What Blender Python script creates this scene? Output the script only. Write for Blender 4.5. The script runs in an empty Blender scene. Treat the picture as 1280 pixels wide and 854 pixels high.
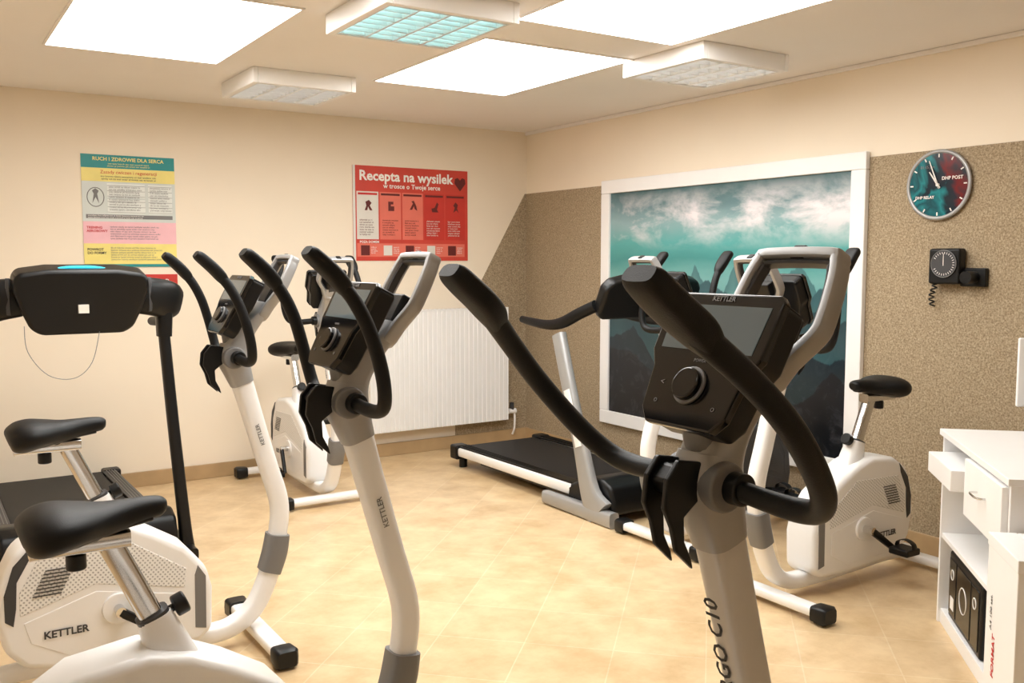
import bpy, bmesh, math, random
from mathutils import Vector, Matrix
random.seed(4)
scene = bpy.context.scene
COL = scene.collection
X, Y, Z = Vector((1,0,0)), Vector((0,1,0)), Vector((0,0,1))

# ------------------------------------------------------------ materials
def lin(c):
    return tuple(((v/255)/12.92 if v/255 <= .04045 else ((v/255+.055)/1.055)**2.4) for v in c)

def mat(name, rgb, rough=.5, metal=0., var=.04, scale=8., bump=0., bscale=200., coat=0., emit=0., spec=.5):
    m = bpy.data.materials.new(name); m.use_nodes = True
    nt = m.node_tree; N = nt.nodes; L = nt.links
    b = N['Principled BSDF']
    c = lin(rgb)
    tc = N.new('ShaderNodeTexCoord')
    nz = N.new('ShaderNodeTexNoise'); nz.inputs['Scale'].default_value = scale; nz.inputs['Detail'].default_value = 3
    L.new(tc.outputs['Object'], nz.inputs['Vector'])
    rp = N.new('ShaderNodeValToRGB')
    rp.color_ramp.elements[0].position = .3; rp.color_ramp.elements[1].position = .7
    rp.color_ramp.elements[0].color = (*[v*(1-var) for v in c], 1)
    rp.color_ramp.elements[1].color = (*[min(1, v*(1+var)) for v in c], 1)
    L.new(nz.outputs['Fac'], rp.inputs['Fac'])
    L.new(rp.outputs['Color'], b.inputs['Base Color'])
    b.inputs['Roughness'].default_value = rough
    b.inputs['Metallic'].default_value = metal
    b.inputs['Specular IOR Level'].default_value = spec
    if coat: b.inputs['Coat Weight'].default_value = coat; b.inputs['Coat Roughness'].default_value = .1
    if emit:
        b.inputs['Emission Color'].default_value = (*c, 1); b.inputs['Emission Strength'].default_value = emit
    if bump:
        n2 = N.new('ShaderNodeTexNoise'); n2.inputs['Scale'].default_value = bscale
        L.new(tc.outputs['Object'], n2.inputs['Vector'])
        bp = N.new('ShaderNodeBump'); bp.inputs['Strength'].default_value = bump; bp.inputs['Distance'].default_value = .002
        L.new(n2.outputs['Fac'], bp.inputs['Height']); L.new(bp.outputs['Normal'], b.inputs['Normal'])
    return m

M = {}
M['wall'] = mat('wall_paint', (241,228,208), .75, var=.015, scale=2, bump=.1, bscale=120)
M['ceil'] = mat('ceiling_paint', (242,238,235), .8, var=.01, scale=2)
M['white'] = mat('white_plastic', (240,239,238), .35, var=.01, coat=.2)
M['palegrey'] = mat('pale_grey_paint', (206,204,201), .35, .1, var=.01, coat=.2)
M['whitepaint'] = mat('white_lacquer', (242,241,240), .35, var=.01)
M['silver'] = mat('silver_plastic', (164,164,164), .36, .35, var=.02)
M['grey'] = mat('grey_plastic', (118,117,117), .45, .1, var=.03)
M['dgrey'] = mat('dark_grey_plastic', (58,58,60), .5, var=.05)
M['black'] = mat('black_plastic', (12,12,13), .38, var=.1, bump=.1, bscale=400, spec=.35)
M['rubber'] = mat('black_foam', (8,8,9), .5, var=.1, bump=.25, bscale=500, spec=.3)
M['gloss'] = mat('black_gloss', (8,8,10), .15, var=.02)
M['belt'] = mat('belt_rubber', (18,18,20), .6, var=.1, bump=.3, bscale=300)
M['chrome'] = mat('chrome', (214,214,214), .16, 1., var=.01)
M['louver'] = mat('louver_aluminium', (222,223,223), .3, .7, var=.01)
M['screen'] = mat('lcd_screen', (84,94,97), .06, var=.1, scale=3, emit=.3, coat=.5)
M['teal'] = mat('teal_glow', (30,170,200), .3, emit=.9)
M['base'] = mat('baseboard_tile', (176,148,110), .4, var=.1, scale=6)
M['ink'] = mat('dark_ink', (45,45,48), .6)
M['greyink'] = mat('grey_ink', (120,118,118), .6)
M['whiteink'] = mat('white_ink', (245,240,235), .6)
M['redink'] = mat('red_ink', (200,45,45), .6)
M['red'] = mat('red_print', (196,52,42), .45, var=.06)
M['orangered'] = mat('orange_red_print', (204,66,52), .45, var=.06)
M['salmon'] = mat('salmon_print', (226,116,98), .45)
M['tealp'] = mat('teal_print', (28,140,142), .45)
M['yellowp'] = mat('yellow_print', (238,222,130), .45)
M['pinkp'] = mat('pink_print', (238,186,194), .45)
M['greyp'] = mat('grey_print', (206,212,208), .45)
M['lightp'] = mat('pale_print', (226,229,224), .45)
M['creamp'] = mat('cream_print', (224,220,212), .45)
M['brownp'] = mat('brown_print', (100,30,28), .45)

def emis(name, rgb, s):
    m = bpy.data.materials.new(name); m.use_nodes = True
    nt = m.node_tree; nt.nodes.clear()
    o = nt.nodes.new('ShaderNodeOutputMaterial'); e = nt.nodes.new('ShaderNodeEmission')
    e.inputs['Color'].default_value = (*rgb, 1); e.inputs['Strength'].default_value = s
    nt.links.new(e.outputs[0], o.inputs[0]); return m
M['sky'] = emis('skylight_glass', (1, .975, .94), 12.)
M['tube'] = emis('fluorescent_tube', (.45, 1, 1.0), 16.)
M['tube_warm'] = emis('fluorescent_tube_dim', (1, 1, .96), 9.)

def perforated():
    m = bpy.data.materials.new('perforated_white'); m.use_nodes=True
    nt=m.node_tree; N=nt.nodes; L=nt.links; b=N['Principled BSDF']
    tc=N.new('ShaderNodeTexCoord'); mp=N.new('ShaderNodeMapping'); mp.inputs['Rotation'].default_value=(0,math.radians(35),0)
    L.new(tc.outputs['Object'],mp.inputs[0])
    sp=N.new('ShaderNodeSeparateXYZ'); L.new(mp.outputs[0],sp.inputs[0])
    outs=[]
    for a in ('X','Z'):
        mu=N.new('ShaderNodeMath'); mu.operation='MULTIPLY'; mu.inputs[1].default_value=2*math.pi/.012
        L.new(sp.outputs[a],mu.inputs[0]); s=N.new('ShaderNodeMath'); s.operation='SINE'; L.new(mu.outputs[0],s.inputs[0]); outs.append(s.outputs[0])
    p=N.new('ShaderNodeMath'); p.operation='ADD'; L.new(outs[0],p.inputs[0]); L.new(outs[1],p.inputs[1])
    rp=N.new('ShaderNodeValToRGB'); rp.color_ramp.elements[0].position=.55; rp.color_ramp.elements[1].position=.9
    rp.color_ramp.elements[0].color=(*lin((236,235,233)),1); rp.color_ramp.elements[1].color=(*lin((176,175,173)),1)
    L.new(p.outputs[0],rp.inputs['Fac']); L.new(rp.outputs[0],b.inputs['Base Color']); b.inputs['Roughness'].default_value=.4
    return m
M['perf']=perforated()

def floor_mat():
    m = bpy.data.materials.new('floor_tiles'); m.use_nodes = True
    nt = m.node_tree; N = nt.nodes; L = nt.links; b = N['Principled BSDF']
    tc = N.new('ShaderNodeTexCoord'); mp = N.new('ShaderNodeMapping')
    mp.inputs['Rotation'].default_value = (0,0,math.radians(45))
    L.new(tc.outputs['Object'], mp.inputs['Vector'])
    br = N.new('ShaderNodeTexBrick'); br.offset = 0; br.squash = 1
    br.inputs['Scale'].default_value = 1
    br.inputs['Brick Width'].default_value = .35; br.inputs['Row Height'].default_value = .35
    br.inputs['Mortar Size'].default_value = .003; br.inputs['Mortar Smooth'].default_value = .3
    br.inputs['Color1'].default_value = (*lin((224,198,158)),1)
    br.inputs['Color2'].default_value = (*lin((216,189,149)),1)
    br.inputs['Mortar'].default_value = (*lin((228,207,174)),1)
    L.new(mp.outputs[0], br.inputs['Vector'])
    nz = N.new('ShaderNodeTexNoise'); nz.inputs['Scale'].default_value = 5; nz.inputs['Detail'].default_value = 8; nz.inputs['Roughness'].default_value=.65
    L.new(tc.outputs['Object'], nz.inputs['Vector'])
    rp = N.new('ShaderNodeValToRGB')
    rp.color_ramp.elements[0].position=.3; rp.color_ramp.elements[0].color=(.70,.61,.49,1)
    rp.color_ramp.elements[1].position=.62; rp.color_ramp.elements[1].color=(1,1,1,1)
    L.new(nz.outputs['Fac'], rp.inputs['Fac'])
    mx = N.new('ShaderNodeMixRGB'); mx.blend_type='MULTIPLY'; mx.inputs['Fac'].default_value=.85
    L.new(br.outputs['Color'], mx.inputs['Color1']); L.new(rp.outputs['Color'], mx.inputs['Color2'])
    L.new(mx.outputs[0], b.inputs['Base Color'])
    b.inputs['Roughness'].default_value=.3
    bp = N.new('ShaderNodeBump'); bp.inputs['Strength'].default_value=.3; bp.inputs['Distance'].default_value=.002; bp.invert=True
    L.new(br.outputs['Fac'], bp.inputs['Height']); L.new(bp.outputs['Normal'], b.inputs['Normal'])
    return m
M['floor'] = floor_mat()

def cork_mat():
    m = bpy.data.materials.new('cork_texture'); m.use_nodes = True
    nt = m.node_tree; N = nt.nodes; L = nt.links; b = N['Principled BSDF']
    tc = N.new('ShaderNodeTexCoord')
    vz = N.new('ShaderNodeTexNoise'); vz.inputs['Scale'].default_value = 110; vz.inputs['Detail'].default_value = 6; vz.inputs['Roughness'].default_value=.75
    L.new(tc.outputs['Object'], vz.inputs['Vector'])
    rp = N.new('ShaderNodeValToRGB'); e = rp.color_ramp.elements
    e[0].position=.34; e[0].color=(*lin((120,103,80)),1)
    e[1].position=.64; e[1].color=(*lin((192,175,148)),1)
    x = e.new(.5); x.color=(*lin((157,139,112)),1)
    L.new(vz.outputs['Fac'], rp.inputs['Fac']); L.new(rp.outputs['Color'], b.inputs['Base Color'])
    b.inputs['Roughness'].default_value=.9
    bp = N.new('ShaderNodeBump'); bp.inputs['Strength'].default_value=.3; bp.inputs['Distance'].default_value=.002
    L.new(vz.outputs['Fac'], bp.inputs['Height']); L.new(bp.outputs['Normal'], b.inputs['Normal'])
    return m
M['cork'] = cork_mat()

def art_mat():
    m = bpy.data.materials.new('mountain_print'); m.use_nodes = True
    nt = m.node_tree; N = nt.nodes; L = nt.links; b = N['Principled BSDF']
    tc = N.new('ShaderNodeTexCoord'); sp = N.new('ShaderNodeSeparateXYZ')
    L.new(tc.outputs['Generated'], sp.inputs[0])
    def math_(op,a,bb,c=None,clamp=False):
        n=N.new('ShaderNodeMath'); n.operation=op; n.use_clamp=clamp
        for i,v in enumerate((a,bb,c)):
            if v is None: continue
            if isinstance(v,(int,float)): n.inputs[i].default_value=v
            else: L.new(v,n.inputs[i])
        return n.outputs[0]
    def noise(scale,vs,detail=6,rough=.55,off=0,dist=0):
        mp=N.new('ShaderNodeMapping'); mp.inputs['Scale'].default_value=vs; mp.inputs['Location'].default_value=(off,off,0)
        L.new(tc.outputs['Object'],mp.inputs[0])
        n=N.new('ShaderNodeTexNoise'); n.inputs['Scale'].default_value=scale; n.inputs['Detail'].default_value=detail
        n.inputs['Roughness'].default_value=rough; n.inputs['Distortion'].default_value=dist
        L.new(mp.outputs[0],n.inputs['Vector']); return n.outputs['Fac']
    z=sp.outputs['Z']
    nz=noise(2.2,(1,1,2.4),8,.6)
    zz=math_('MULTIPLY_ADD',nz,.10,z); zz=math_('SUBTRACT',zz,.05)
    rp=N.new('ShaderNodeValToRGB'); e=rp.color_ramp.elements
    e[0].position=0; e[0].color=(*lin((60,100,106)),1)
    e[1].position=1; e[1].color=(*lin((58,94,98)),1)
    for p,c in [(.5,(96,146,148)),(.62,(112,168,166)),(.70,(66,142,140)),(.77,(84,164,162)),(.86,(140,172,176)),(.93,(100,132,138))]:
        x=e.new(p); x.color=(*lin(c),1)
    L.new(zz,rp.inputs['Fac'])
    col=rp.outputs['Color']
    def mix(fac,a,bcol):
        mx=N.new('ShaderNodeMixRGB'); L.new(fac,mx.inputs['Fac']); L.new(a,mx.inputs['Color1'])
        if isinstance(bcol,tuple): mx.inputs['Color2'].default_value=(*lin(bcol),1)
        else: L.new(bcol,mx.inputs['Color2'])
        return mx.outputs[0]
    cn=noise(2.4,(1,1,2.0),9,.62,5,.3)
    tilt=math_('MULTIPLY_ADD',sp.outputs['Y'],-.20,.09)
    band=math_('SUBTRACT',z,.87); band=math_('ABSOLUTE',band,0); band=math_('MULTIPLY_ADD',band,-9.,1.2,True)
    cm=math_('ADD',cn,tilt); cm=math_('MULTIPLY_ADD',cm,5.5,-2.3,True); cm=math_('MULTIPLY',cm,band,None,True)
    col=mix(cm,col,(234,226,229))
    # pointed ridge lines: 1-|2n-1| peaks plus small-scale jaggedness; each slope fades into haze towards its foot
    def ridge(base,amp,freq,off,soft=160):
        n=noise(freq,(1,1,0.0),1,.4,off)
        t=math_('MULTIPLY_ADD',n,2.,-1.); t=math_('ABSOLUTE',t,0); t=math_('MULTIPLY_ADD',t,-2.2,1.0,True)
        j=noise(freq*5,(1,1,0.0),6,.6,off+3)
        h=math_('MULTIPLY_ADD',t,amp,base-amp); h=math_('MULTIPLY_ADD',j,amp*.55,h)
        f=math_('SUBTRACT',h,z)
        return math_('MULTIPLY',f,soft,None,True), math_('MULTIPLY',f,5.5,None,True)
    for base,amp,fr,top,foot,off in [(.63,.17,2.4,(66,112,116),(98,146,146),2),(.56,.17,2.0,(46,84,92),(74,118,122),9),(.47,.16,1.7,(32,58,66),(48,82,88),14),(.37,.16,1.5,(22,36,45),(28,48,55),23),(.26,.18,1.2,(15,20,28),(12,16,22),31)]:
        f,g=ridge(base,amp,fr,off)
        mx=N.new('ShaderNodeMixRGB'); L.new(g,mx.inputs['Fac']); mx.inputs['Color1'].default_value=(*lin(top),1); mx.inputs['Color2'].default_value=(*lin(foot),1)
        col=mix(f,col,mx.outputs[0])
    n2=noise(6,(1,1,1),9,.7,3,1.2)
    r2=N.new('ShaderNodeValToRGB'); r2.color_ramp.elements[0].position=.52; r2.color_ramp.elements[1].position=.78
    r2.color_ramp.elements[0].color=(0,0,0,1); r2.color_ramp.elements[1].color=(.06,.06,.07,1)
    L.new(n2,r2.inputs['Fac'])
    ad=N.new('ShaderNodeMixRGB'); ad.blend_type='ADD'
    lowm=math_('MULTIPLY_ADD',z,-3.,1.4,True); L.new(lowm,ad.inputs['Fac'])
    L.new(col,ad.inputs['Color1']); L.new(r2.outputs['Color'],ad.inputs['Color2'])
    L.new(ad.outputs[0],b.inputs['Base Color'])
    b.inputs['Roughness'].default_value=.35
    return m
M['art'] = art_mat()

def clock_mat():
    m = bpy.data.materials.new('clock_print'); m.use_nodes = True
    nt = m.node_tree; N = nt.nodes; L = nt.links; b = N['Principled BSDF']
    tc = N.new('ShaderNodeTexCoord')
    n1 = N.new('ShaderNodeTexNoise'); n1.inputs['Scale'].default_value=6; n1.inputs['Detail'].default_value=3; n1.inputs['Distortion'].default_value=.6
    L.new(tc.outputs['Object'], n1.inputs['Vector'])
    sp=N.new('ShaderNodeSeparateXYZ'); L.new(tc.outputs['Object'],sp.inputs[0])
    ma=N.new('ShaderNodeMath'); ma.operation='MULTIPLY_ADD'; ma.inputs[1].default_value=1.6
    L.new(sp.outputs['Y'],ma.inputs[0]); L.new(n1.outputs['Fac'],ma.inputs[2])
    rp = N.new('ShaderNodeValToRGB'); e = rp.color_ramp.elements
    e[0].position=.22; e[0].color=(*lin((36,42,52)),1); e[1].position=.8; e[1].color=(*lin((40,130,138)),1)
    for p,c in [(.34,(112,34,38)),(.42,(36,42,54)),(.50,(22,40,52)),(.60,(34,130,138)),(.7,(24,74,84))]:
        x=e.new(p); x.color=(*lin(c),1)
    L.new(ma.outputs[0], rp.inputs['Fac']); L.new(rp.outputs['Color'], b.inputs['Base Color'])
    b.inputs['Roughness'].default_value=.15
    return m
M['clock'] = clock_mat()

# ------------------------------------------------------------ geometry helpers
def empty(name, loc=(0,0,0), rz=0.):
    o = bpy.data.objects.new(name, None); COL.objects.link(o)
    o.location = loc; o.rotation_euler = (0,0,rz); o.empty_display_size=.1
    return o

def mkobj(name, bm, m, parent, smooth=False, bevel=0., seg=3, ang=35):
    bmesh.ops.recalc_face_normals(bm, faces=bm.faces)
    if smooth:
        for f in bm.faces: f.smooth = True
        for e in bm.edges:
            if len(e.link_faces)==2 and e.calc_face_angle(0) > math.radians(40): e.smooth=False
    me = bpy.data.meshes.new(name); bm.to_mesh(me); bm.free()
    o = bpy.data.objects.new(name, me); COL.objects.link(o)
    if m is not None: me.materials.append(M[m])
    if parent is not None: o.parent = parent
    if bevel:
        md = o.modifiers.new('bevel','BEVEL'); md.width=bevel; md.segments=seg
        md.limit_method='ANGLE'; md.angle_limit=math.radians(ang); md.harden_normals=True
        for p in me.polygons: p.use_smooth=True
    return o

def box(name, parent, lo, hi, m, bevel=0., seg=2):
    bm = bmesh.new()
    bmesh.ops.create_cube(bm, size=1)
    lo=Vector(lo); hi=Vector(hi); c=(lo+hi)/2; d=hi-lo
    for v in bm.verts: v.co = Vector((v.co.x*d.x+c.x, v.co.y*d.y+c.y, v.co.z*d.z+c.z))
    return mkobj(name,bm,m,parent,bevel=bevel,seg=seg)

def prism(name, parent, poly, t, origin, ex, ey, m, bevel=0., seg=3, centered=False):
    """polygon in plane (ex,ey) extruded by t backwards from plane (along -ex x ey)"""
    ex=Vector(ex).normalized(); ey=Vector(ey).normalized(); n=ex.cross(ey); o=Vector(origin)
    if centered: o = o + n*t/2
    bm=bmesh.new()
    A=[bm.verts.new(o+ex*p[0]+ey*p[1]) for p in poly]
    B=[bm.verts.new(o+ex*p[0]+ey*p[1]-n*t) for p in poly]
    bm.faces.new(A); bm.faces.new(B[::-1])
    k=len(poly)
    for i in range(k): bm.faces.new((A[i],B[i],B[(i+1)%k],A[(i+1)%k]))
    return mkobj(name,bm,m,parent,bevel=bevel,seg=seg,ang=25)

def catmull(rows, n, closed=False):
    rows=[list(r) for r in rows]; k=len(rows); out=[]
    def g(i):
        return rows[i%k] if closed else rows[max(0,min(k-1,i))]
    segs = k if closed else k-1
    for i in range(segs):
        p0,p1,p2,p3=g(i-1),g(i),g(i+1),g(i+2)
        for j in range(n):
            t=j/n
            out.append([.5*((2*b)+(-a+c)*t+(2*a-5*b+4*c-d)*t*t+(-a+3*b-3*c+d)*t**3) for a,b,c,d in zip(p0,p1,p2,p3)])
    if not closed: out.append(rows[-1])
    return out

def sweep(name, parent, rows, m, side=None, n=5, seg=16, ex=2., closed=False):
    """rows: (x,y,z,a,b). a = half width along side, b = along other normal."""
    rows=[list(r)+([r[3]] if len(r)==4 else []) for r in rows]
    R = catmull(rows,n,closed) if n>1 else rows
    P=[Vector(r[:3]) for r in R]; k=len(P); bm=bmesh.new(); rings=[]
    prev=None
    for i in range(k):
        if closed: T=(P[(i+1)%k]-P[i-1]).normalized()
        else: T=(P[min(i+1,k-1)]-P[max(i-1,0)]).normalized()
        if side is not None: S=Vector(side)
        elif prev is None: S = Z if abs(T.z)<.9 else X
        else: S=prev
        S=(S-T*S.dot(T)).normalized(); prev=S; N_=T.cross(S)
        a,b=max(R[i][3],1e-4),max(R[i][4],1e-4); ring=[]
        for j in range(seg):
            th=2*math.pi*j/seg; c,s=math.cos(th),math.sin(th)
            cc=math.copysign(abs(c)**(2/ex),c); ss=math.copysign(abs(s)**(2/ex),s)
            ring.append(bm.verts.new(P[i]+S*a*cc+N_*b*ss))
        rings.append(ring)
    for i in range(k if closed else k-1):
        r0,r1=rings[i],rings[(i+1)%k]
        for j in range(seg): bm.faces.new((r0[j],r0[(j+1)%seg],r1[(j+1)%seg],r1[j]))
    if not closed:
        bm.faces.new(rings[0][::-1]); bm.faces.new(rings[-1])
    return mkobj(name,bm,m,parent,smooth=True)

def cyl(name,parent,p0,p1,r,m,r2=None,seg=28,bevel=0.):
    p0=Vector(p0);p1=Vector(p1); r2=r if r2 is None else r2
    T=(p1-p0).normalized(); S=(Z if abs(T.z)<.9 else X); S=(S-T*S.dot(T)).normalized(); N_=T.cross(S)
    bm=bmesh.new(); A=[];B=[]
    for j in range(seg):
        th=2*math.pi*j/seg; d=S*math.cos(th)+N_*math.sin(th)
        A.append(bm.verts.new(p0+d*r)); B.append(bm.verts.new(p1+d*r2))
    bm.faces.new(A[::-1]); bm.faces.new(B)
    for j in range(seg): bm.faces.new((A[j],A[(j+1)%seg],B[(j+1)%seg],B[j]))
    if bevel: return mkobj(name,bm,m,parent,bevel=bevel,seg=3,ang=50)
    return mkobj(name,bm,m,parent,smooth=True)

def text(name,parent,s,size,origin,ex,ey,m,align='CENTER',bold=0.):
    cu=bpy.data.curves.new(name,'FONT'); cu.body=s; cu.size=size; cu.align_x=align; cu.align_y='CENTER'
    cu.extrude=.0003; cu.offset=bold; cu.resolution_u=2
    cu.materials.append(M[m])
    o=bpy.data.objects.new(name,cu); COL.objects.link(o); o.parent=parent
    ex=Vector(ex).normalized(); ey=Vector(ey).normalized(); n=ex.cross(ey)
    mt=Matrix((ex,ey,n)).transposed().to_4x4(); mt.translation=Vector(origin)
    o.matrix_local=mt
    return o

# ------------------------------------------------------------ room
RX, BY, H = 4.35, 6.5, 2.55
LX, FY = -1.3, -1.6
box('floor',None,(LX-.1,FY-.1,-.1),(RX+.1,BY+.1,0),'floor')
box('ceiling',None,(LX-.1,FY-.1,H),(RX+.1,BY+.1,H+.1),'ceil')
box('wall_back',None,(LX-.1,BY,0),(RX+.1,BY+.1,H),'wall')
box('wall_right',None,(RX,FY,0),(RX+.1,BY,H),'wall')
box('wall_left',None,(LX-.1,FY,0),(LX,BY,H),'wall')
box('wall_front',None,(LX-.1,FY-.1,0),(RX+.1,FY,H),'wall')
box('trim_1',None,(RX-.02,FY,H-.025),(RX,BY,H),'ceil',.006)
box('cork_wall_lining',None,(RX-.006,FY,0),(RX,BY,2.05),'cork')
prism('cork_wall_lining',None,[(3.66,0),(RX-.006,0),(RX-.006,2.05),(4.33,2.05),(3.66,.92)],.006,(0,BY-.006,0),X,Z,'cork')
box('baseboard_back',None,(LX,BY-.022,0),(RX-.006,BY-.006,.10),'base',.004)
box('baseboard_right',None,(RX-.022,FY,0),(RX-.006,BY-.022,.10),'base',.004)

# skylights
for (x0,x1,y0,y1) in [(.62,1.44,3.84,5.12),(2.35,3.24,3.86,5.1),(2.28,3.17,2.2,3.48),(.62,1.44,2.1,3.4)]:  # last one is out of view, added because it lights the room
    e=empty('skylight',((x0+x1)/2,(y0+y1)/2,H)); w=(x1-x0)/2; d=(y1-y0)/2
    box('glowing_pane',e,(-w,-d,-.006),(w,d,-.001),'sky')
    for nm,a,b in [('frame_1',(-w-.012,-d-.012),(-w,d+.012)),('frame_2',(w,-d-.012),(w+.012,d+.012)),('frame_3',(-w,-d-.012),(w,-d)),('frame_4',(-w,d),(w,d+.012))]:
        box(nm,e,(*a,-.008),(*b,0),'ceil')

def fixture(cx,cy,tube):
    e=empty('ceiling_louver_lamp',(cx,cy,H)); w=.30; d=.30; h=.085
    for i,(a,b) in enumerate([((-w,-d),(-w+.03,d)),((w-.03,-d),(w,d)),((-w+.03,-d),(w-.03,-d+.03)),((-w+.03,d-.03),(w-.03,d))]):
        box('housing_%d'%i,e,(*a,-h),(*b,0),'whitepaint',.004)
    box('back_plate',e,(-w+.03,-d+.03,-.012),(w-.03,d-.03,0),'louver')
    for i in range(4):
        x=-.20+i*.133
        cyl('tube_%d'%i,e,(x,-.25,-.042),(x,.25,-.042),.013,tube,seg=12)
    for i in range(5):
        x=-.267+i*.1335
        prism('blade_long_%d'%i,e,[(x-.014,-.05),(x+.014,-.05),(x+.005,-h+.002),(x-.005,-h+.002)],.54,(0,0,0),X,Z,'louver',centered=True)
    for i in range(8):
        y=-.252+i*.072
        prism('blade_cross_%d'%i,e,[(y-.008,-.055),(y+.008,-.055),(y+.003,-h+.003),(y-.003,-h+.003)],.54,(0,0,0),Y,Z,'louver',centered=True)
for cx,cy,t in [(1.86,3.58,'tube'),(1.93,5.4,'tube_warm'),(3.55,3.64,'tube_warm'),(.3,.9,'tube_warm'),(3.4,.9,'tube_warm')]: fixture(cx,cy,t)

# radiator
def radiator():
    x0,x1,z0,z1=2.88,4.10,.20,1.12; e=empty('wall_radiator',(0,0,0))
    bm=bmesh.new(); prof=[]; n=int((x1-x0)/.04); st=(x1-x0)/n
    for i in range(n):
        x=x0+i*st
        prof+=[(x,0),(x+st*.6,0),(x+st*.7,.006),(x+st*.9,.006)]
    prof.append((x1,0))
    yf=BY-.105
    A=[bm.verts.new((x,yf+d,z0)) for x,d in prof]; B=[bm.verts.new((x,yf+d,z1)) for x,d in prof]
    for i in range(len(prof)-1): bm.faces.new((A[i],A[i+1],B[i+1],B[i]))
    mkobj('front_panel',bm,'whitepaint',e)
    box('rear_panel',e,(x0,BY-.05,z0),(x1,BY-.035,z1),'whitepaint')
    box('side_1',e,(x0-.003,yf,z0),(x0,BY-.04,z1+.004),'whitepaint'); box('side_2',e,(x1,yf,z0),(x1+.003,BY-.04,z1+.004),'whitepaint')
    for i in range(30):
        x=x0+.02+i*(x1-x0-.04)/30
        box('grille_%d'%i,e,(x,yf+.008,z1-.004),(x+.022,BY-.04,z1+.004),'whitepaint')
    box('top_lip',e,(x0,yf,z1-.01),(x1,yf+.008,z1+.004),'whitepaint')
    for x in (3.1,3.9): box('bracket',e,(x,BY-.04,.3),(x+.04,BY-.007,1.0),'whitepaint')
    sweep('pipe',e,[(4.10,BY-.06,.26,.009),(4.16,BY-.06,.26,.009),(4.19,BY-.06,.24,.009),(4.19,BY-.06,.12,.009),(4.19,BY-.03,.06,.009)],'whitepaint',n=4,seg=10)
    cyl('valve',e,(4.13,BY-.06,.26),(4.20,BY-.06,.26),.022,'whitepaint'); cyl('valve_cap',e,(4.165,BY-.06,.26),(4.165,BY-.06,.33),.018,'dgrey')
radiator()

# ------------------------------------------------------------ wall pictures
def framed_art():
    e=empty('framed_mountain_picture',(RX-.006,(3.2+5.46)/2,(.30+2.08)/2)); w=1.13; h=.89; b=.095
    box('frame_top',e,(-.035,-w,h-b),(0,w,h),'whitepaint',.006); box('frame_bottom',e,(-.035,-w,-h),(0,w,-h+b),'whitepaint',.006)
    box('frame_a',e,(-.035,-w,-h+b),(0,-w+b,h-b),'whitepaint',.006); box('frame_b',e,(-.035,w-b,-h+b),(0,w,h-b),'whitepaint',.006)
    box('print',e,(-.018,-w+b,-h+b),(-.01,w-b,h-b),'art')
framed_art()

def rows_text(n,k):
    out=[]
    for _ in range(n):
        s=''
        while len(s)<k:
            s+=''.join(random.choice('aeionrstlmkwzy') for _ in range(random.randint(2,8)))+' '
        out.append(s[:k])
    return '\n'.join(out)

def wposter(name,x0,x1,z0,z1,base):
    e=empty(name,(x0,BY,z0)); box('sheet',e,(0,-.006,0),(x1-x0,-.001,z1-z0),base); return e,(x1-x0),(z1-z0)
def band(e,nm,x0,x1,z0,z1,m,l=1): box(nm,e,(x0,-.006-.0012*l,z0),(x1,-.0055,z1),m)
def tx(e,nm,s,size,x,z,m,l=2,al='LEFT',bold=0): text(nm,e,s,size,(x,-.0062-.0012*l,z),X,Z,m,al,bold)
e,w,h=wposter('yellow_exercise_poster',.96,1.53,1.46,2.175,'greyp')
band(e,'b1',0,w,h-.085,h,'tealp'); tx(e,'t1','RUCH I ZDROWIE DLA SERCA',.032,w/2,h-.028,'yellowp',al='CENTER',bold=.0006); tx(e,'t1b',rows_text(2,44),.014,w/2,h-.063,'yellowp',al='CENTER')
band(e,'b2',0,w,h-.17,h-.085,'yellowp'); tx(e,'t2','Zasady cwiczen i regeneracji',.03,w/2,h-.11,'redink',al='CENTER'); tx(e,'t2b',rows_text(2,50),.016,w/2,h-.145,'ink',al='CENTER')
band(e,'tbl_a',.15,w-.19,h-.27,h-.18,'lightp'); band(e,'tbl_b',.15,w-.19,h-.37,h-.28,'lightp'); band(e,'tbl_c',w-.17,w-.02,h-.37,h-.18,'lightp')
for i in range(6):
    band(e,'tline_%d'%i,.15,w-.19,h-.195-i*.034,h-.193-i*.034,'greyink',2); band(e,'tline_b%d'%i,w-.17,w-.02,h-.195-i*.034,h-.193-i*.034,'greyink',2)
tx(e,'t3',rows_text(10,28),.016,.16,h-.275,'greyink'); tx(e,'t3b',rows_text(10,17),.016,w-.16,h-.275,'greyink')
band(e,'tbl_d',.02,w-.02,.31,.335,'greyink',1); tx(e,'t3c',rows_text(2,60),.013,.03,.322,'whiteink')
sweep('figure_ring',e,[(.08+.05*math.cos(a),-.0075,h-.27+.06*math.sin(a),.0025) for a in [i*math.pi/6 for i in range(12)]],'greyink',n=2,seg=6,closed=True)
prism('figure_body',e,[(.06,h-.31),(.07,h-.25),(.06,h-.23),(.08,h-.215),(.10,h-.23),(.09,h-.25),(.10,h-.31),(.08,h-.27)],.001,(0,-.0075,0),X,Z,'greyink')
band(e,'b4',0,w,.15,.29,'pinkp'); tx(e,'t4','TRENING\nAEROBOWY',.022,.02,.24,'redink',bold=.0005); tx(e,'t4b',rows_text(6,46),.015,.16,.22,'greyink')
band(e,'b5',0,w,0,.15,'yellowp'); tx(e,'t5','POWROT\nDO FORMY',.022,.02,.10,'ink',bold=.0005); tx(e,'t5b',rows_text(6,46),.015,.16,.085,'greyink')
band(e,'b6',0,w,0,.018,'tealp',2)
e,w,h=wposter('red_notice',1.30,1.53,1.16,1.41,'red')
tx(e,'t','STOP',.05,w/2,h-.05,'whiteink',al='CENTER')

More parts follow.
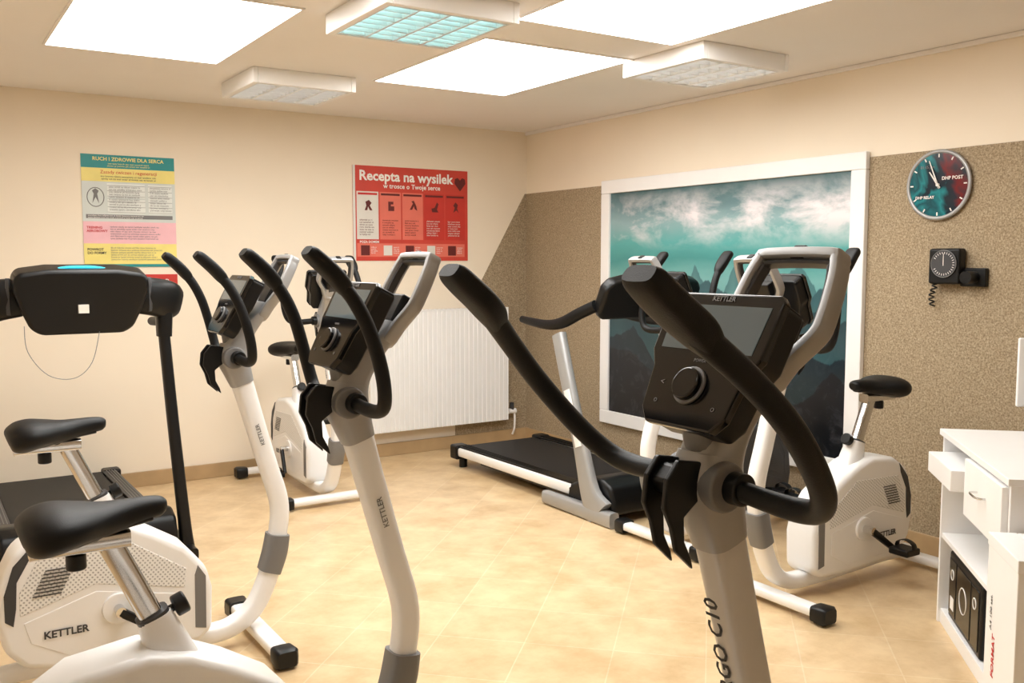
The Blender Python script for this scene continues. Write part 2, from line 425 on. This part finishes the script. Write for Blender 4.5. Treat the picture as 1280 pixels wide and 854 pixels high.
e,w,h=wposter('red_prescription_poster',2.80,3.78,1.50,2.205,'orangered')
band(e,'side',0,.02,0,h,'creamp')
tx(e,'title','Recepta na wysilek',.103,.05,h-.075,'whiteink',bold=.0028)
tx(e,'sub','w trosce o Twoje serce',.05,w/2,h-.145,'whiteink',al='CENTER',bold=.0008)
prism('heart_mark',e,[(.91,h-.16),(.86,h-.10),(.865,h-.065),(.89,h-.055),(.91,h-.075),(.93,h-.055),(.955,h-.065),(.96,h-.10)],.001,(0,-.0084,0),X,Z,'brownp')
icons=[[(.04,0),(.06,.05),(.05,.09),(.09,.11),(.12,.08),(.10,.05),(.13,0),(.10,0),(.08,.04),(.07,0)],
       [(.05,0),(.05,.10),(.11,.10),(.11,.07),(.08,.07),(.08,.05),(.12,.05),(.12,0)],
       [(.04,.02),(.08,.09),(.06,.11),(.09,.12),(.12,.06),(.13,.01),(.10,.03),(.09,.06),(.07,.02)],
       [(.04,.04),(.08,.05),(.11,.11),(.13,.09),(.11,.03),(.13,0),(.05,0)],
       [(.05,0),(.07,.06),(.05,.08),(.08,.12),(.11,.09),(.10,.05),(.12,0),(.09,.03)]]
for i in range(5):
    x=.03+i*.187
    band(e,'card_%d'%i,x,x+.176,.16,h-.19,['creamp','salmon','salmon','red','red'][i])
    band(e,'card_head_%d'%i,x+.01,x+.166,h-.215,h-.2,'redink' if i<1 else 'brownp',2)
    prism('icon_%d'%i,e,[(x+.035+a*.7,h-.33+b*.7) for a,b in icons[i]],.001,(0,-.0086,0),X,Z,'brownp')
    tx(e,'c_%d'%i,rows_text(7,14),.018,x+.02,.25,'brownp' if i<3 else 'creamp')
band(e,'foot',.03,w-.03,.03,.13,'salmon'); tx(e,'f2','POZA DOMEM',.024,.05,.14,'whiteink',3,bold=.0006)
for i in range(5):
    band(e,'sq_%d'%i,.06+i*.185,.13+i*.185,.04,.115,'creamp' if i%2 else 'brownp',3); tx(e,'fs_%d'%i,rows_text(4,8),.014,.14+i*.185,.08,'whiteink',3)

# clock
def clock():
    e=empty('wall_clock',(RX-.006,2.79,1.875)); r=.165
    cyl('face',e,(-.02,0,0),(-.0,0,0),r,'clock',seg=64)
    sweep('rim',e,[(-.018,r*math.cos(a),r*math.sin(a),.008,.010) for a in [i*math.pi/16 for i in range(32)]],'silver',n=2,seg=12,closed=True)
    for i in range(12):
        a=i*math.pi/6; d=Vector((0,math.cos(a),math.sin(a))); s=Vector((0,-math.sin(a),math.cos(a)))
        prism('tick_%d'%i,e,[(-.003,r*.82),(.003,r*.82),(.003,r*.92),(-.003,r*.92)],.001,(-.022,0,0),s if s.cross(d).x<0 else -s,d,'whiteink')
    def hand(nm,ang,l,wd):
        d=Vector((0,-math.sin(ang),math.cos(ang))); s=Vector((0,-math.cos(ang),-math.sin(ang)))
        prism(nm,e,[(-wd,-.02),(wd,-.02),(wd*.5,l),(-wd*.5,l)],.002,(-.027,0,0),s,d,'whiteink')
    hand('hour_hand',math.radians(-35),.08,.005); hand('minute_hand',math.radians(-22),.13,.004)
    cyl('hub',e,(-.03,0,0),(-.02,0,0),.008,'whiteink')
    text('face_text_1',e,'DHP POST',.024,(-.0215,-.075,.03),-Y,Z,'whiteink',bold=.0004); text('face_text_2',e,'DHP RELAY',.02,(-.0215,.07,-.06),-Y,Z,'whiteink',bold=.0004); text('face_text_3',e,'01:15 pm',.02,(-.0215,.06,.09),-Y,Z,'greyink')
clock()

def gauge():
    e=empty('blood_pressure_gauge',(RX-.006,2.71,1.475))
    box('body',e,(-.07,-.08,-.09),(-.012,.085,.085),'black',.012)
    box('mount',e,(-.03,-.19,-.10),(0,-.06,-.01),'black',.006)
    cyl('tube_holder',e,(-.02,-.13,-.055),(-.10,-.13,-.055),.03,'black')
    cyl('dial',e,(-.07,0,.01),(-.076,0,.01),.066,'dgrey',seg=48)
    sweep('dial_ring',e,[(-.076,.066*math.cos(a),.01+.066*math.sin(a),.002) for a in [i*math.pi/8 for i in range(16)]],'grey',n=2,seg=8,closed=True)
    for i in range(24):
        a=math.radians(-60+i*300/23); d=Vector((0,-math.sin(a),math.cos(a))); s=d.cross(-X)
        prism('mark_%d'%i,e,[(-.0012,.048),(.0012,.048),(.0012,.058),(-.0012,.058)],.001,(-.0775,0,.01),s if s.cross(d).x<0 else -s,d,'whiteink')
    prism('needle',e,[(-.002,-.01),(.002,-.01),(.001,.05),(-.001,.05)],.001,(-.079,0,.01),-Y,Z,'whiteink')
    sweep('coiled_hose',e,[(-.04+.012*math.cos(t*1.3),.06+.012*math.sin(t*1.3)+.02*math.sin(t/9),-.09-.006*t*.8,.004) for t in range(0,24)],'black',n=3,seg=8)
gauge()

# ------------------------------------------------------------ upright exercise bike (rider faces local +X, front foot at x=0)
def bike(loc, rz, seat_dz=0., crank=-40., body='white', label=True, bars='up', bar_rot=0., mastm='white'):
    e=empty('upright_exercise_bike',(loc[0],loc[1],0),rz)
    for nm,x,hw in [('front_foot',0.,.27),('rear_foot',-1.0,.24)]:
        sweep(nm,e,[(x,-hw,.045,.022,.035),(x,hw,.045,.022,.035)],'white',side=Z,n=1,ex=4)
        for s in (-1,1):
            sweep(nm+'_cap_%d'%s,e,[(x,s*(hw-.01),.042,.034,.042),(x,s*(hw+.05),.042,.038,.046),(x,s*(hw+.065),.042,.03,.036)],'black',side=Z,n=1,ex=5)
    sweep('base_tube',e,[(-1.0,0,.07,.035,.03),(-.8,0,.08,.035,.03),(-.5,0,.075,.04,.035),(-.2,0,.07,.04,.035),(-.1,0,.085,.04,.035),(-.02,0,.14,.04,.036),(.03,0,.23,.04,.036),(.052,0,.30,.04,.036)],'white',side=Y,ex=3.2,seg=24)
    sweep('mast_sleeve',e,[(.045,0,.275,.046,.043),(.07,0,.35,.048,.045),(.083,0,.42,.047,.043)],'grey',side=Y,ex=3.5,seg=24)
    mast=[(.08,0,.40,.034,.034),(.093,0,.50,.034,.035),(.085,0,.58,.034,.036),(.05,0,.70,.034,.036),(.005,0,.86,.034,.037),(-.045,0,1.04,.036,.04)]
    sweep('mast',e,mast,mastm,side=Y,ex=3.2,seg=24)
    sweep('mast_collar',e,[(-.043,0,1.03,.040,.043),(-.06,0,1.08,.045,.05),(-.075,0,1.13,.05,.056),(-.068,0,1.18,.045,.05)],'silver',side=Y,ex=3.2,seg=24)
    sweep('cockpit_arm',e,[(-.075,0,1.12,.046,.05),(-.06,0,1.19,.044,.045),(-.02,0,1.245,.042,.034),(.025,0,1.295,.05,.024),(.05,0,1.335,.055,.018)],'silver',side=Y,ex=3.5,seg=24)
    cyl('arm_joint',e,(-.085,-.06,1.135),(-.085,.06,1.135),.042,'grey',bevel=.006)
    cyl('bar_clamp',e,(-.075,-.085,1.135),(-.075,.085,1.135),.027,'black',bevel=.004)
    q=Vector((math.sin(math.radians(28)),0,math.cos(math.radians(28)))); nrm=Vector((-q.z,0,q.x)); o=Vector((.028,0,1.285))
    loop=[(-.035,.0),(-.06,.05),(-.094,.10),(-.1,.13),(-.094,.20),(-.084,.24),(-.07,.252),(.07,.252),(.084,.24),(.094,.20),(.1,.13),(.094,.10),(.06,.05),(.035,.0)]
    sweep('tablet_frame',e,[(*(o+Y*p+q*k),.02,.0105) for p,k in loop],'silver',side=nrm,n=3,ex=4,seg=14,closed=True)
    sweep('frame_inner_lip',e,[(*(o+Y*p*.87+q*(k*.87+.017)),.012,.005) for p,k in loop],'dgrey',side=nrm,n=3,ex=3,seg=8,closed=True)
    prism('phone_cradle',e,[(-.045,.055),(.045,.055),(.048,.135),(-.048,.135)],.035,o+nrm*.02,-Y,q,'black',.006)
    prism('cradle_back',e,[(-.03,.03),(.03,.03),(.03,.09),(-.03,.09)],.02,o+nrm*.005,-Y,q,'dgrey',.004)
    prism('frame_clip',e,[(-.018,.243),(.018,.243),(.014,.268),(-.014,.268)],.03,o+nrm*.015,-Y,q,'black',.004)
    co=Vector((-.145,0,1.242))
    cp=[(-.075,-.01),(.075,-.01),(.096,.015),(.106,.09),(.124,.12),(.128,.22),(.116,.232),(-.116,.232),(-.128,.22),(-.124,.12),(-.106,.09),(-.096,.015)]
    prism('console_shell',e,[(p*.93,k*.97+.004) for p,k in cp],.055,co-nrm*.012,-Y,q,'black',.012)
    prism('console_face',e,cp,.018,co,-Y,q,'gloss',.005)
    prism('console_screen',e,[(-.102,.125),(.102,.125),(.108,.208),(-.108,.208)],.002,co+nrm*.0012,-Y,q,'screen')
    cyl('dial_ring',e,co+q*.062,co+q*.062+nrm*.006,.033,'grey',bevel=.002)
    cyl('dial_knob',e,co+q*.062,co+q*.062+nrm*.017,.028,'gloss',bevel=.004)
    for i,(p,k,s) in enumerate([(-.066,.03,'o'),(.066,.03,'o'),(-.066,.062,'<'),(.0,.107,'POWER')]):
        text('console_symbol_%d'%i,e,s,.016 if i<3 else .008,co-Y*p+q*k+nrm*.0012,-Y,q,'greyink')
    text('console_brand',e,'KETTLER',.013,co+q*.220+nrm*.0012,-Y,q,'greyink',bold=.0003)
    sweep('console_mount',e,[(-.075,0,1.17,.03,.03),(-.085,0,1.24,.034,.03),(-.065,0,1.31,.036,.026)],'grey',side=Y,ex=3,seg=16)
    # handlebars
    hx,hz=-.078,1.135; cr,sr=math.cos(math.radians(bar_rot)),math.sin(math.radians(bar_rot))
    def R_(r):
        dx,dz=r[0]-hx,r[2]-hz
        return (hx+dx*cr+dz*sr, r[1], hz-dx*sr+dz*cr, *r[3:])
    if bars=='back':
        path=[(-.078,.07,1.135,.017),(-.078,.13,1.13,.0175),(-.076,.19,1.128,.019),(-.085,.235,1.138,.019),(-.115,.267,1.170,.019),(-.162,.286,1.222,.019),(-.222,.292,1.288,.019),(-.282,.277,1.350,.019),(-.34,.251,1.405,.02),(-.365,.243,1.43,.02)]
        grip=[(-.325,.257,1.39,.016,.018),(-.342,.25,1.41,.027,.022),(-.37,.241,1.434,.034,.021),(-.40,.238,1.458,.035,.02),(-.422,.237,1.477,.034,.018),(-.432,.237,1.485,.028,.013)]
    else:
        path=[(-.078,.07,1.135,.017),(-.078,.13,1.13,.0175),(-.074,.19,1.13,.0175),(-.074,.232,1.148,.0175),(-.082,.252,1.20,.0175),(-.098,.256,1.27,.0175),(-.122,.251,1.345,.0175),(-.155,.246,1.41,.0175),(-.195,.242,1.46,.018),(-.21,.24,1.478,.018)]
        grip=[(-.17,.243,1.43,.015,.017),(-.182,.242,1.446,.024,.02),(-.205,.24,1.472,.031,.02),(-.235,.238,1.50,.032,.019),(-.255,.238,1.517,.031,.017),(-.264,.238,1.524,.025,.012)]
    for s in (-1,1):
        fl=lambda rr:[R_((r[0],s*r[1],*r[2:])) for r in rr]
        sweep('handlebar_%d'%s,e,fl(path),'rubber',n=6,seg=18)
        sweep('grip_pad_%d'%s,e,fl(grip),'rubber',side=Y,n=4,seg=20,ex=3.2)
    lp=[(-.11,1.175),(-.165,1.185),(-.19,1.155),(-.195,1.11),(-.178,1.075),(-.168,1.035),(-.13,1.0),(-.135,1.02),(-.15,1.05),(-.152,1.09),(-.125,1.11),(-.11,1.12)]
    for s in (-1,1):
        prism('lever_%d'%s,e,lp,.012,(0,s*.024,0),X,Z,'black',.004,centered=True)
    prism('lever_bridge',e,[(-.11,1.165),(-.16,1.175),(-.182,1.15),(-.17,1.125),(-.12,1.13)],.05,(0,0,0),X,Z,'black',.006,centered=True)
    # drive housing
    prof=[(-.20,.12),(-.195,.28),(-.215,.36),(-.29,.45),(-.40,.52),(-.50,.57),(-.60,.595),(-.76,.575),(-.85,.52),(-.90,.42),(-.915,.30),(-.89,.18),(-.83,.11),(-.72,.085),(-.40,.075),(-.25,.08)]
    bc='white' if body=='white' else 'dgrey'; pc='perf' if body=='white' else 'dgrey'
    hw=.085
    prism('drive_housing',e,prof,2*hw,(0,0,0),X,Z,bc,.026,4,centered=True)
    for s in (-1,1):
        yy=s*hw; exx=X if s<0 else -X
        def sp(pl): return [(a if s<0 else -a,b) for a,b in pl]
        prism('side_panel_%d'%s,e,sp([(-.48,.50),(-.78,.49),(-.84,.38),(-.84,.30),(-.60,.37),(-.30,.30),(-.29,.37)]),.006,(0,yy+s*.002,0),exx,Z,pc,.003)
        prism('lower_panel_%d'%s,e,sp([(-.60,.345),(-.83,.275),(-.81,.20),(-.68,.125),(-.42,.12),(-.31,.18),(-.31,.28)]),.006,(0,yy+s*.002,0),exx,Z,bc,.003)
        prism('rear_insert_%d'%s,e,sp([(-.79,.545),(-.855,.475),(-.885,.38),(-.885,.29),(-.86,.27),(-.85,.33),(-.845,.42),(-.80,.50)]),.008,(0,yy+s*.003,0),exx,Z,'dgrey',.002)
        prism('front_insert_%d'%s,e,sp([(-.225,.13),(-.222,.33),(-.25,.375),(-.262,.34),(-.265,.14)]),.006,(0,yy+s*.002,0),exx,Z,'grey',.002)
        cyl('crank_cover_%d'%s,e,(-.53,s*.08,.27),(-.53,s*.098,.27),.055,'white',bevel=.004)
        cyl('crank_boss_%d'%s,e,(-.53,s*.09,.27),(-.53,s*.145,.27),.018,'chrome')
        for i in range(8):
            zz=.36+i*.012
            box('vent_%d'%i,e,(-.80+i*.006,min(yy+s*.0035,yy+s*.005),zz),(-.71+i*.006,max(yy+s*.0035,yy+s*.005),zz+.004),'dgrey')
        text('housing_label_%d'%s,e,'KETTLER',.036,(-.70,yy+s*.0055,.22),exx,Z,'dgrey',bold=.001)
        ang=math.radians(crank if s<0 else crank+180); px=-.53+.165*math.cos(ang); pz=.27+.165*math.sin(ang); 
        sweep('crank_arm_%d'%s,e,[(-.53,s*.135,.27,.011,.017),(px,s*.145,pz,.010,.014)],'black',side=Y,n=1,ex=4)
        box('pedal_%d'%s,e,(px-.05,min(s*.16,s*.26),pz-.016),(px+.05,max(s*.16,s*.26),pz+.016),'black',.008)
        sweep('pedal_strap_%d'%s,e,[(px-.01,s*.165,pz,.018,.002),(px-.01,s*.17,pz+.035,.018,.002),(px-.01,s*.21,pz+.05,.018,.002),(px-.01,s*.25,pz+.035,.018,.002),(px-.01,s*.255,pz,.018,.002)],'black',side=X,n=3,seg=8,ex=3)
    d=seat_dz
    sweep('post_shroud',e,[(-.53,0,.50,.055,.08),(-.545,0,.58,.048,.055),(-.572,0,.66,.036,.04)],'white',side=Y,ex=3,seg=20)
    sweep('post_sleeve',e,[(-.568,0,.645,.035,.039),(-.577,0,.665,.035,.039)],'dgrey',side=Y,ex=3,seg=20,n=1)
    sweep('seat_post',e,[(-.55,0,.60,.022,.028),(-.665,0,.855+d,.022,.028)],'chrome',side=Y,ex=4,seg=20,n=1)
    cyl('post_knob_stem',e,(-.56,0,.655),(-.51,0,.675),.01,'black'); cyl('post_knob',e,(-.525,0,.669),(-.495,0,.681),.027,'black',bevel=.006)
    sweep('slide_rail',e,[(-.83,0,.858+d,.026,.02),(-.62,0,.858+d,.026,.02)],'chrome',side=Y,ex=5,seg=20,n=1)
    cyl('slide_knob',e,(-.735,0,.838+d),(-.735,0,.80+d),.022,'black',bevel=.005)
    cyl('saddle_clamp',e,(-.70,-.028,.885+d),(-.70,.028,.885+d),.02,'dgrey')
    sad=[(-.848,.893,.05,.02),(-.84,.895,.09,.038),(-.815,.898,.118,.05),(-.775,.906,.128,.05),(-.73,.909,.112,.042),(-.68,.909,.074,.037),(-.63,.914,.047,.033),(-.585,.92,.035,.028),(-.55,.922,.029,.023),(-.537,.921,.018,.014)]
    sweep('saddle',e,[(x,0,z+d,a,b) for x,z,a,b in sad],'rubber',side=Y,n=4,seg=28,ex=2.3)
    sweep('saddle_base',e,[(-.82,0,.875+d,.09,.024),(-.74,0,.882+d,.085,.02),(-.65,0,.892+d,.045,.012),(-.57,0,.90+d,.025,.01)],'black',side=Y,n=3,seg=20,ex=2.5)
    mdir=Vector((-.275,0,1)).normalized()
    if label:
        text('mast_label_side',e,'KETTLER',.022,Vector((.012,-.0355,.83)),mdir,Vector((-1,0,-.275)),'greyink',bold=.0002)
    else:
        nn=Vector((-1,0,-.275)).normalized()
        text('mast_label_front',e,'ERGO C10',.045,Vector((.012,.010,.835))+nn*.0385,mdir,Y,'ink',bold=.0006)
    return e

bike((1.11,3.56),0.,crank=-35)
bike((1.03,2.28),0.,crank=140)
bike((1.18,1.11),0.,seat_dz=-.12,crank=-60,label=False,bars='back',mastm='palegrey')
bike((2.15,5.36),math.radians(-90),crank=-60)
bike((3.12,2.75),math.pi,crank=35,bar_rot=8)
bike((3.27,3.62),math.pi,crank=10,body='dark',bar_rot=6)

# ------------------------------------------------------------ treadmills (user faces local +X, nose at x=0)
def treadmill(loc,rz,dark,L=1.82):
    e=empty('treadmill',(loc[0],loc[1],0),rz)
    rail='dgrey' if dark else 'white'; up='black' if dark else 'silver'
    for s in (-1,1):
        sweep('side_rail_%d'%s,e,[(-L,s*.36,.115,.04,.032),(-.3,s*.36,.125,.04,.034)],rail,side=Y,n=1,ex=5)
        sweep('side_step_%d'%s,e,[(-L+.04,s*.345,.152,.04,.006),(-.3,s*.345,.163,.04,.006)],'dgrey' if dark else 'black',side=Y,n=1,ex=6)
        for i in range(4):
            y=s*.345-.024+i*.016
            box('step_groove',e,(-L+.06,y,.155),(-.42,y+.004,.167),'grey' if dark else 'black')
        box('rear_cap_%d'%s,e,(-L-.05,s*.36-.055,.06),(-L+.05,s*.36+.055,.165),'black',.015)
        cyl('rear_foot_%d'%s,e,(-L+.02,s*.34,0),(-L+.02,s*.34,.07),.03,'black')
    box('belt',e,(-L,-.305,.10),(-.28,.305,.148),'belt',.01)
    cyl('rear_roller',e,(-L,-.305,.118),(-L,.305,.118),.03,'belt')
    box('underframe',e,(-L+.2,-.3,.04),(-.1,.3,.10),'dgrey')
    hood=[(-.44,.15),(-.36,.185),(-.24,.235),(-.12,.25),(-.03,.215),(0,.14),(0,.05),(-.44,.05)]
    prism('motor_hood',e,hood,.80,(0,0,0),X,Z,'black',.025,4,centered=True)
    if dark: text('belt_label',e,'TRACK 9',.12,(-.75,0,.1485),Vector((0,-1,0)),X,'greyink')
    if dark:
        for s in (-1,1):
            sweep('foot_bar_%d'%s,e,[(-.45,s*.45,.035,.025,.03),(.08,s*.45,.035,.025,.03)],'black',side=Y,n=1,ex=4)
            sweep('upright_%d'%s,e,[(-.05,s*.45,.04,.036,.045),(-.06,s*.44,.2,.03,.036),(-.10,s*.41,.7,.028,.034),(-.13,s*.385,1.17,.027,.034)],up,side=Y,n=4,ex=2.6)
            sweep('wing_%d'%s,e,[(-.10,s*.26,1.33,.06,.09),(-.10,s*.34,1.32,.055,.095),(-.13,s*.42,1.30,.045,.095),(-.16,s*.46,1.29,.035,.07)],'black',side=X,n=3,ex=3)
            sweep('wing_trim_%d'%s,e,[(-.05,s*.30,1.335,.012,.085),(-.055,s*.315,1.335,.012,.085)],'dgrey',side=X,n=1,ex=3)
            sweep('handrail_%d'%s,e,[(-.13,s*.42,1.27,.025),(-.25,s*.43,1.22,.024),(-.45,s*.43,1.18,.024),(-.60,s*.43,1.17,.024)],'rubber',n=4)
            sweep('upright_head_%d'%s,e,[(-.13,s*.388,1.12,.035,.045),(-.13,s*.39,1.24,.04,.05)],'black',side=Y,n=1,ex=3)
        q=Vector((.22,0,1)).normalized()
        pts=[(-.18,0),(.18,0),(.225,.03),(.255,.1),(.29,.20),(.295,.26),(.27,.295),(.15,.312),(-.15,.312),(-.27,.295),(-.295,.26),(-.29,.20),(-.255,.1),(-.225,.03)]
        prism('console',e,pts,.15,(-.02,0,1.15),Y,q,'black',.03,5)
        prism('display',e,[(-.2,.06),(.2,.06),(.23,.27),(-.23,.27)],.004,Vector((-.172,0,1.15)),-Y,q,'screen')
        box('sticker',e,(.008,-.025,1.255),(.028,.02,1.295),'creamp')
        sweep('display_edge',e,[(-.03,-.13,1.452,.03,.008),(-.03,-.06,1.466,.035,.01),(-.03,.06,1.466,.035,.01),(-.03,.13,1.452,.03,.008)],'teal',side=X,n=3,ex=3)
        sweep('safety_cord',e,[(-.02,-.25,1.20,.0018),(-.01,-.24,1.08,.0018),(0,-.16,.97,.0018),(0,-.05,.95,.0018),(-.01,.03,1.02,.0018),(-.02,.07,1.17,.0018)],'grey',n=6,seg=6)
    else:
        for s in (-1,1):
            sweep('foot_bar_%d'%s,e,[(-.62,s*.43,.045,.03,.04),(.05,s*.43,.045,.035,.045)],'silver',side=Y,n=1,ex=4)
            sweep('upright_%d'%s,e,[(-.08,s*.43,.05,.032,.12),(-.17,s*.43,.16,.032,.075),(-.26,s*.43,.42,.03,.055),(-.38,s*.43,.75,.03,.05),(-.50,s*.42,1.06,.03,.05)],up,side=Y,n=4,ex=3.5)
            sweep('upright_inlay_%d'%s,e,[(-.25,s*.455,.42,.008,.03),(-.37,s*.455,.74,.008,.03)],'white',side=Y,n=1,ex=4)
            sweep('handrail_%d'%s,e,[(-.90,s*.42,1.13,.022),(-.80,s*.42,1.12,.026),(-.62,s*.42,1.11,.03),(-.48,s*.41,1.13,.035),(-.34,s*.39,1.19,.035),(-.22,s*.36,1.24,.035)],'rubber',n=5)
        q=Vector((.5,0,1)).normalized()
        pts=[(-.33,0),(.33,0),(.37,.05),(.37,.2),(.33,.25),(.16,.29),(-.16,.29),(-.33,.25),(-.37,.2),(-.37,.05)]
        prism('console',e,pts,.08,(-.20,0,1.15),Y,q,'black',.025,4)
        prism('display',e,[(-.2,.08),(.2,.08),(.2,.25),(-.2,.25)],.004,Vector((-.20,0,1.15))-Vector((1,0,-.5)).normalized()*.083,-Y,q,'screen')
    return e
treadmill((.695,4.78),math.radians(-90),True,L=1.62)
treadmill((3.70,4.05),math.radians(-90),False)

# ------------------------------------------------------------ desk cabinet
ang=math.radians(225)
cab=empty('white_desk_cabinet',(3.56,2.23,0),ang)
Lc=.90; Dc=.52; Hc=.81
box('top',cab,(-.012,-.012,Hc-.025),(Lc+.012,Dc,Hc),'whitepaint',.003)
box('side_far',cab,(0,0,0),(.02,Dc,Hc-.025),'whitepaint',.002)
box('side_near',cab,(Lc-.02,0,0),(Lc,Dc,Hc-.025),'whitepaint',.002)
box('back',cab,(.02,Dc-.01,0),(Lc-.02,Dc,Hc-.025),'whitepaint')
box('plinth',cab,(.02,.01,0),(Lc-.02,Dc-.01,.06),'whitepaint',.002)
box('shelf',cab,(.02,.005,.36),(Lc-.02,Dc-.01,.38),'whitepaint',.002)
box('rail',cab,(.02,.01,Hc-.19),(Lc-.02,Dc-.01,Hc-.17),'whitepaint',.002)
box('divider',cab,(.40,.005,.56),(.42,Dc-.01,Hc-.025),'whitepaint',.002)
box('floor_of_drawers',cab,(.40,.005,.545),(Lc-.02,Dc-.01,.56),'whitepaint',.002)
box('drawer_small',cab,(.025,-.06,Hc-.17),(.395,.3,Hc-.09),'whitepaint',.003)
box('drawer_large',cab,(.425,-.02,.565),(Lc-.022,.35,Hc-.035),'whitepaint',.003)
sweep('drawer_handle',cab,[(.60,-.02,.69,.004),(.605,-.045,.69,.004),(.65,-.05,.69,.004),(.695,-.045,.69,.004),(.70,-.02,.69,.004)],'chrome',n=3,seg=8)
# black device/case on the lower shelf
dev=empty('black_equipment_case',(3.56,2.23,0),ang)
box('body',dev,(.10,.02,.061),(.56,.34,.335),'black',.012,3)
for i,(a,b) in enumerate([(.12,.22),(.235,.43),(.445,.54)]):
    box('front_panel_%d'%i,dev,(a,.016,.085),(b,.022,.31),'gloss',.003)
for i,(cx,cz,r) in enumerate([(.33,.20,.05),(.49,.25,.02),(.17,.25,.02)]):
    sweep('ring_mark_%d'%i,dev,[(cx+r*math.cos(a),.0155,cz+r*math.sin(a),.002) for a in [k*math.pi/6 for k in range(12)]],'whiteink',n=2,seg=6,closed=True)
box('label',dev,(.15,.0145,.11),(.20,.0165,.16),'whiteink')
for i in range(2):
    b=empty('white_document_box' ,(3.56,2.23,0),ang)
    y0=-.065+i*.085
    box('carton',b,(.925,y0,0),(1.22,y0+.08,.635),'whitepaint',.003)
    box('lid',b,(.922,y0-.002,.60),(1.223,y0+.082,.64),'whitepaint',.003)
    text('label_a',b,'FORMAT',.035,(1.02,y0-.0015,.27),Z,-X,'redink',bold=.0006)
    text('label_b',b,'A4 100 szt.',.025,(.985,y0-.0015,.40),Z,-X,'ink')
    box('spine_mark',b,(1.219,y0+.03,.18),(1.221,y0+.05,.30),'redink')
mon=empty('computer_monitor',(3.56,2.23,Hc),ang)
box('stand_base',mon,(.0,.30,0),(.2,.46,.015),'dgrey',.004)
box('stand_neck',mon,(.08,.38,.01),(.12,.40,.14),'dgrey',.004)
box('panel',mon,(-.02,.27,.10),(.0,.50,.38),'whitepaint',.006)
box('arm',mon,(.0,.37,.2),(.1,.40,.24),'dgrey')

# ------------------------------------------------------------ world, camera, colour
w=bpy.data.worlds.new('world'); scene.world=w; w.use_nodes=True
w.node_tree.nodes['Background'].inputs[0].default_value=(.8,.85,.9,1); w.node_tree.nodes['Background'].inputs[1].default_value=.3
cam=bpy.data.cameras.new('camera'); co=bpy.data.objects.new('camera',cam); COL.objects.link(co)
cam.sensor_width=36; cam.lens=1169*36/1280; cam.clip_start=.05
co.location=(0,0,1.5); co.rotation_euler=(math.radians(90-4.94),0,math.radians(-32.9))
scene.camera=co
scene.view_settings.view_transform='Standard'
scene.view_settings.look='None'
scene.view_settings.exposure=0
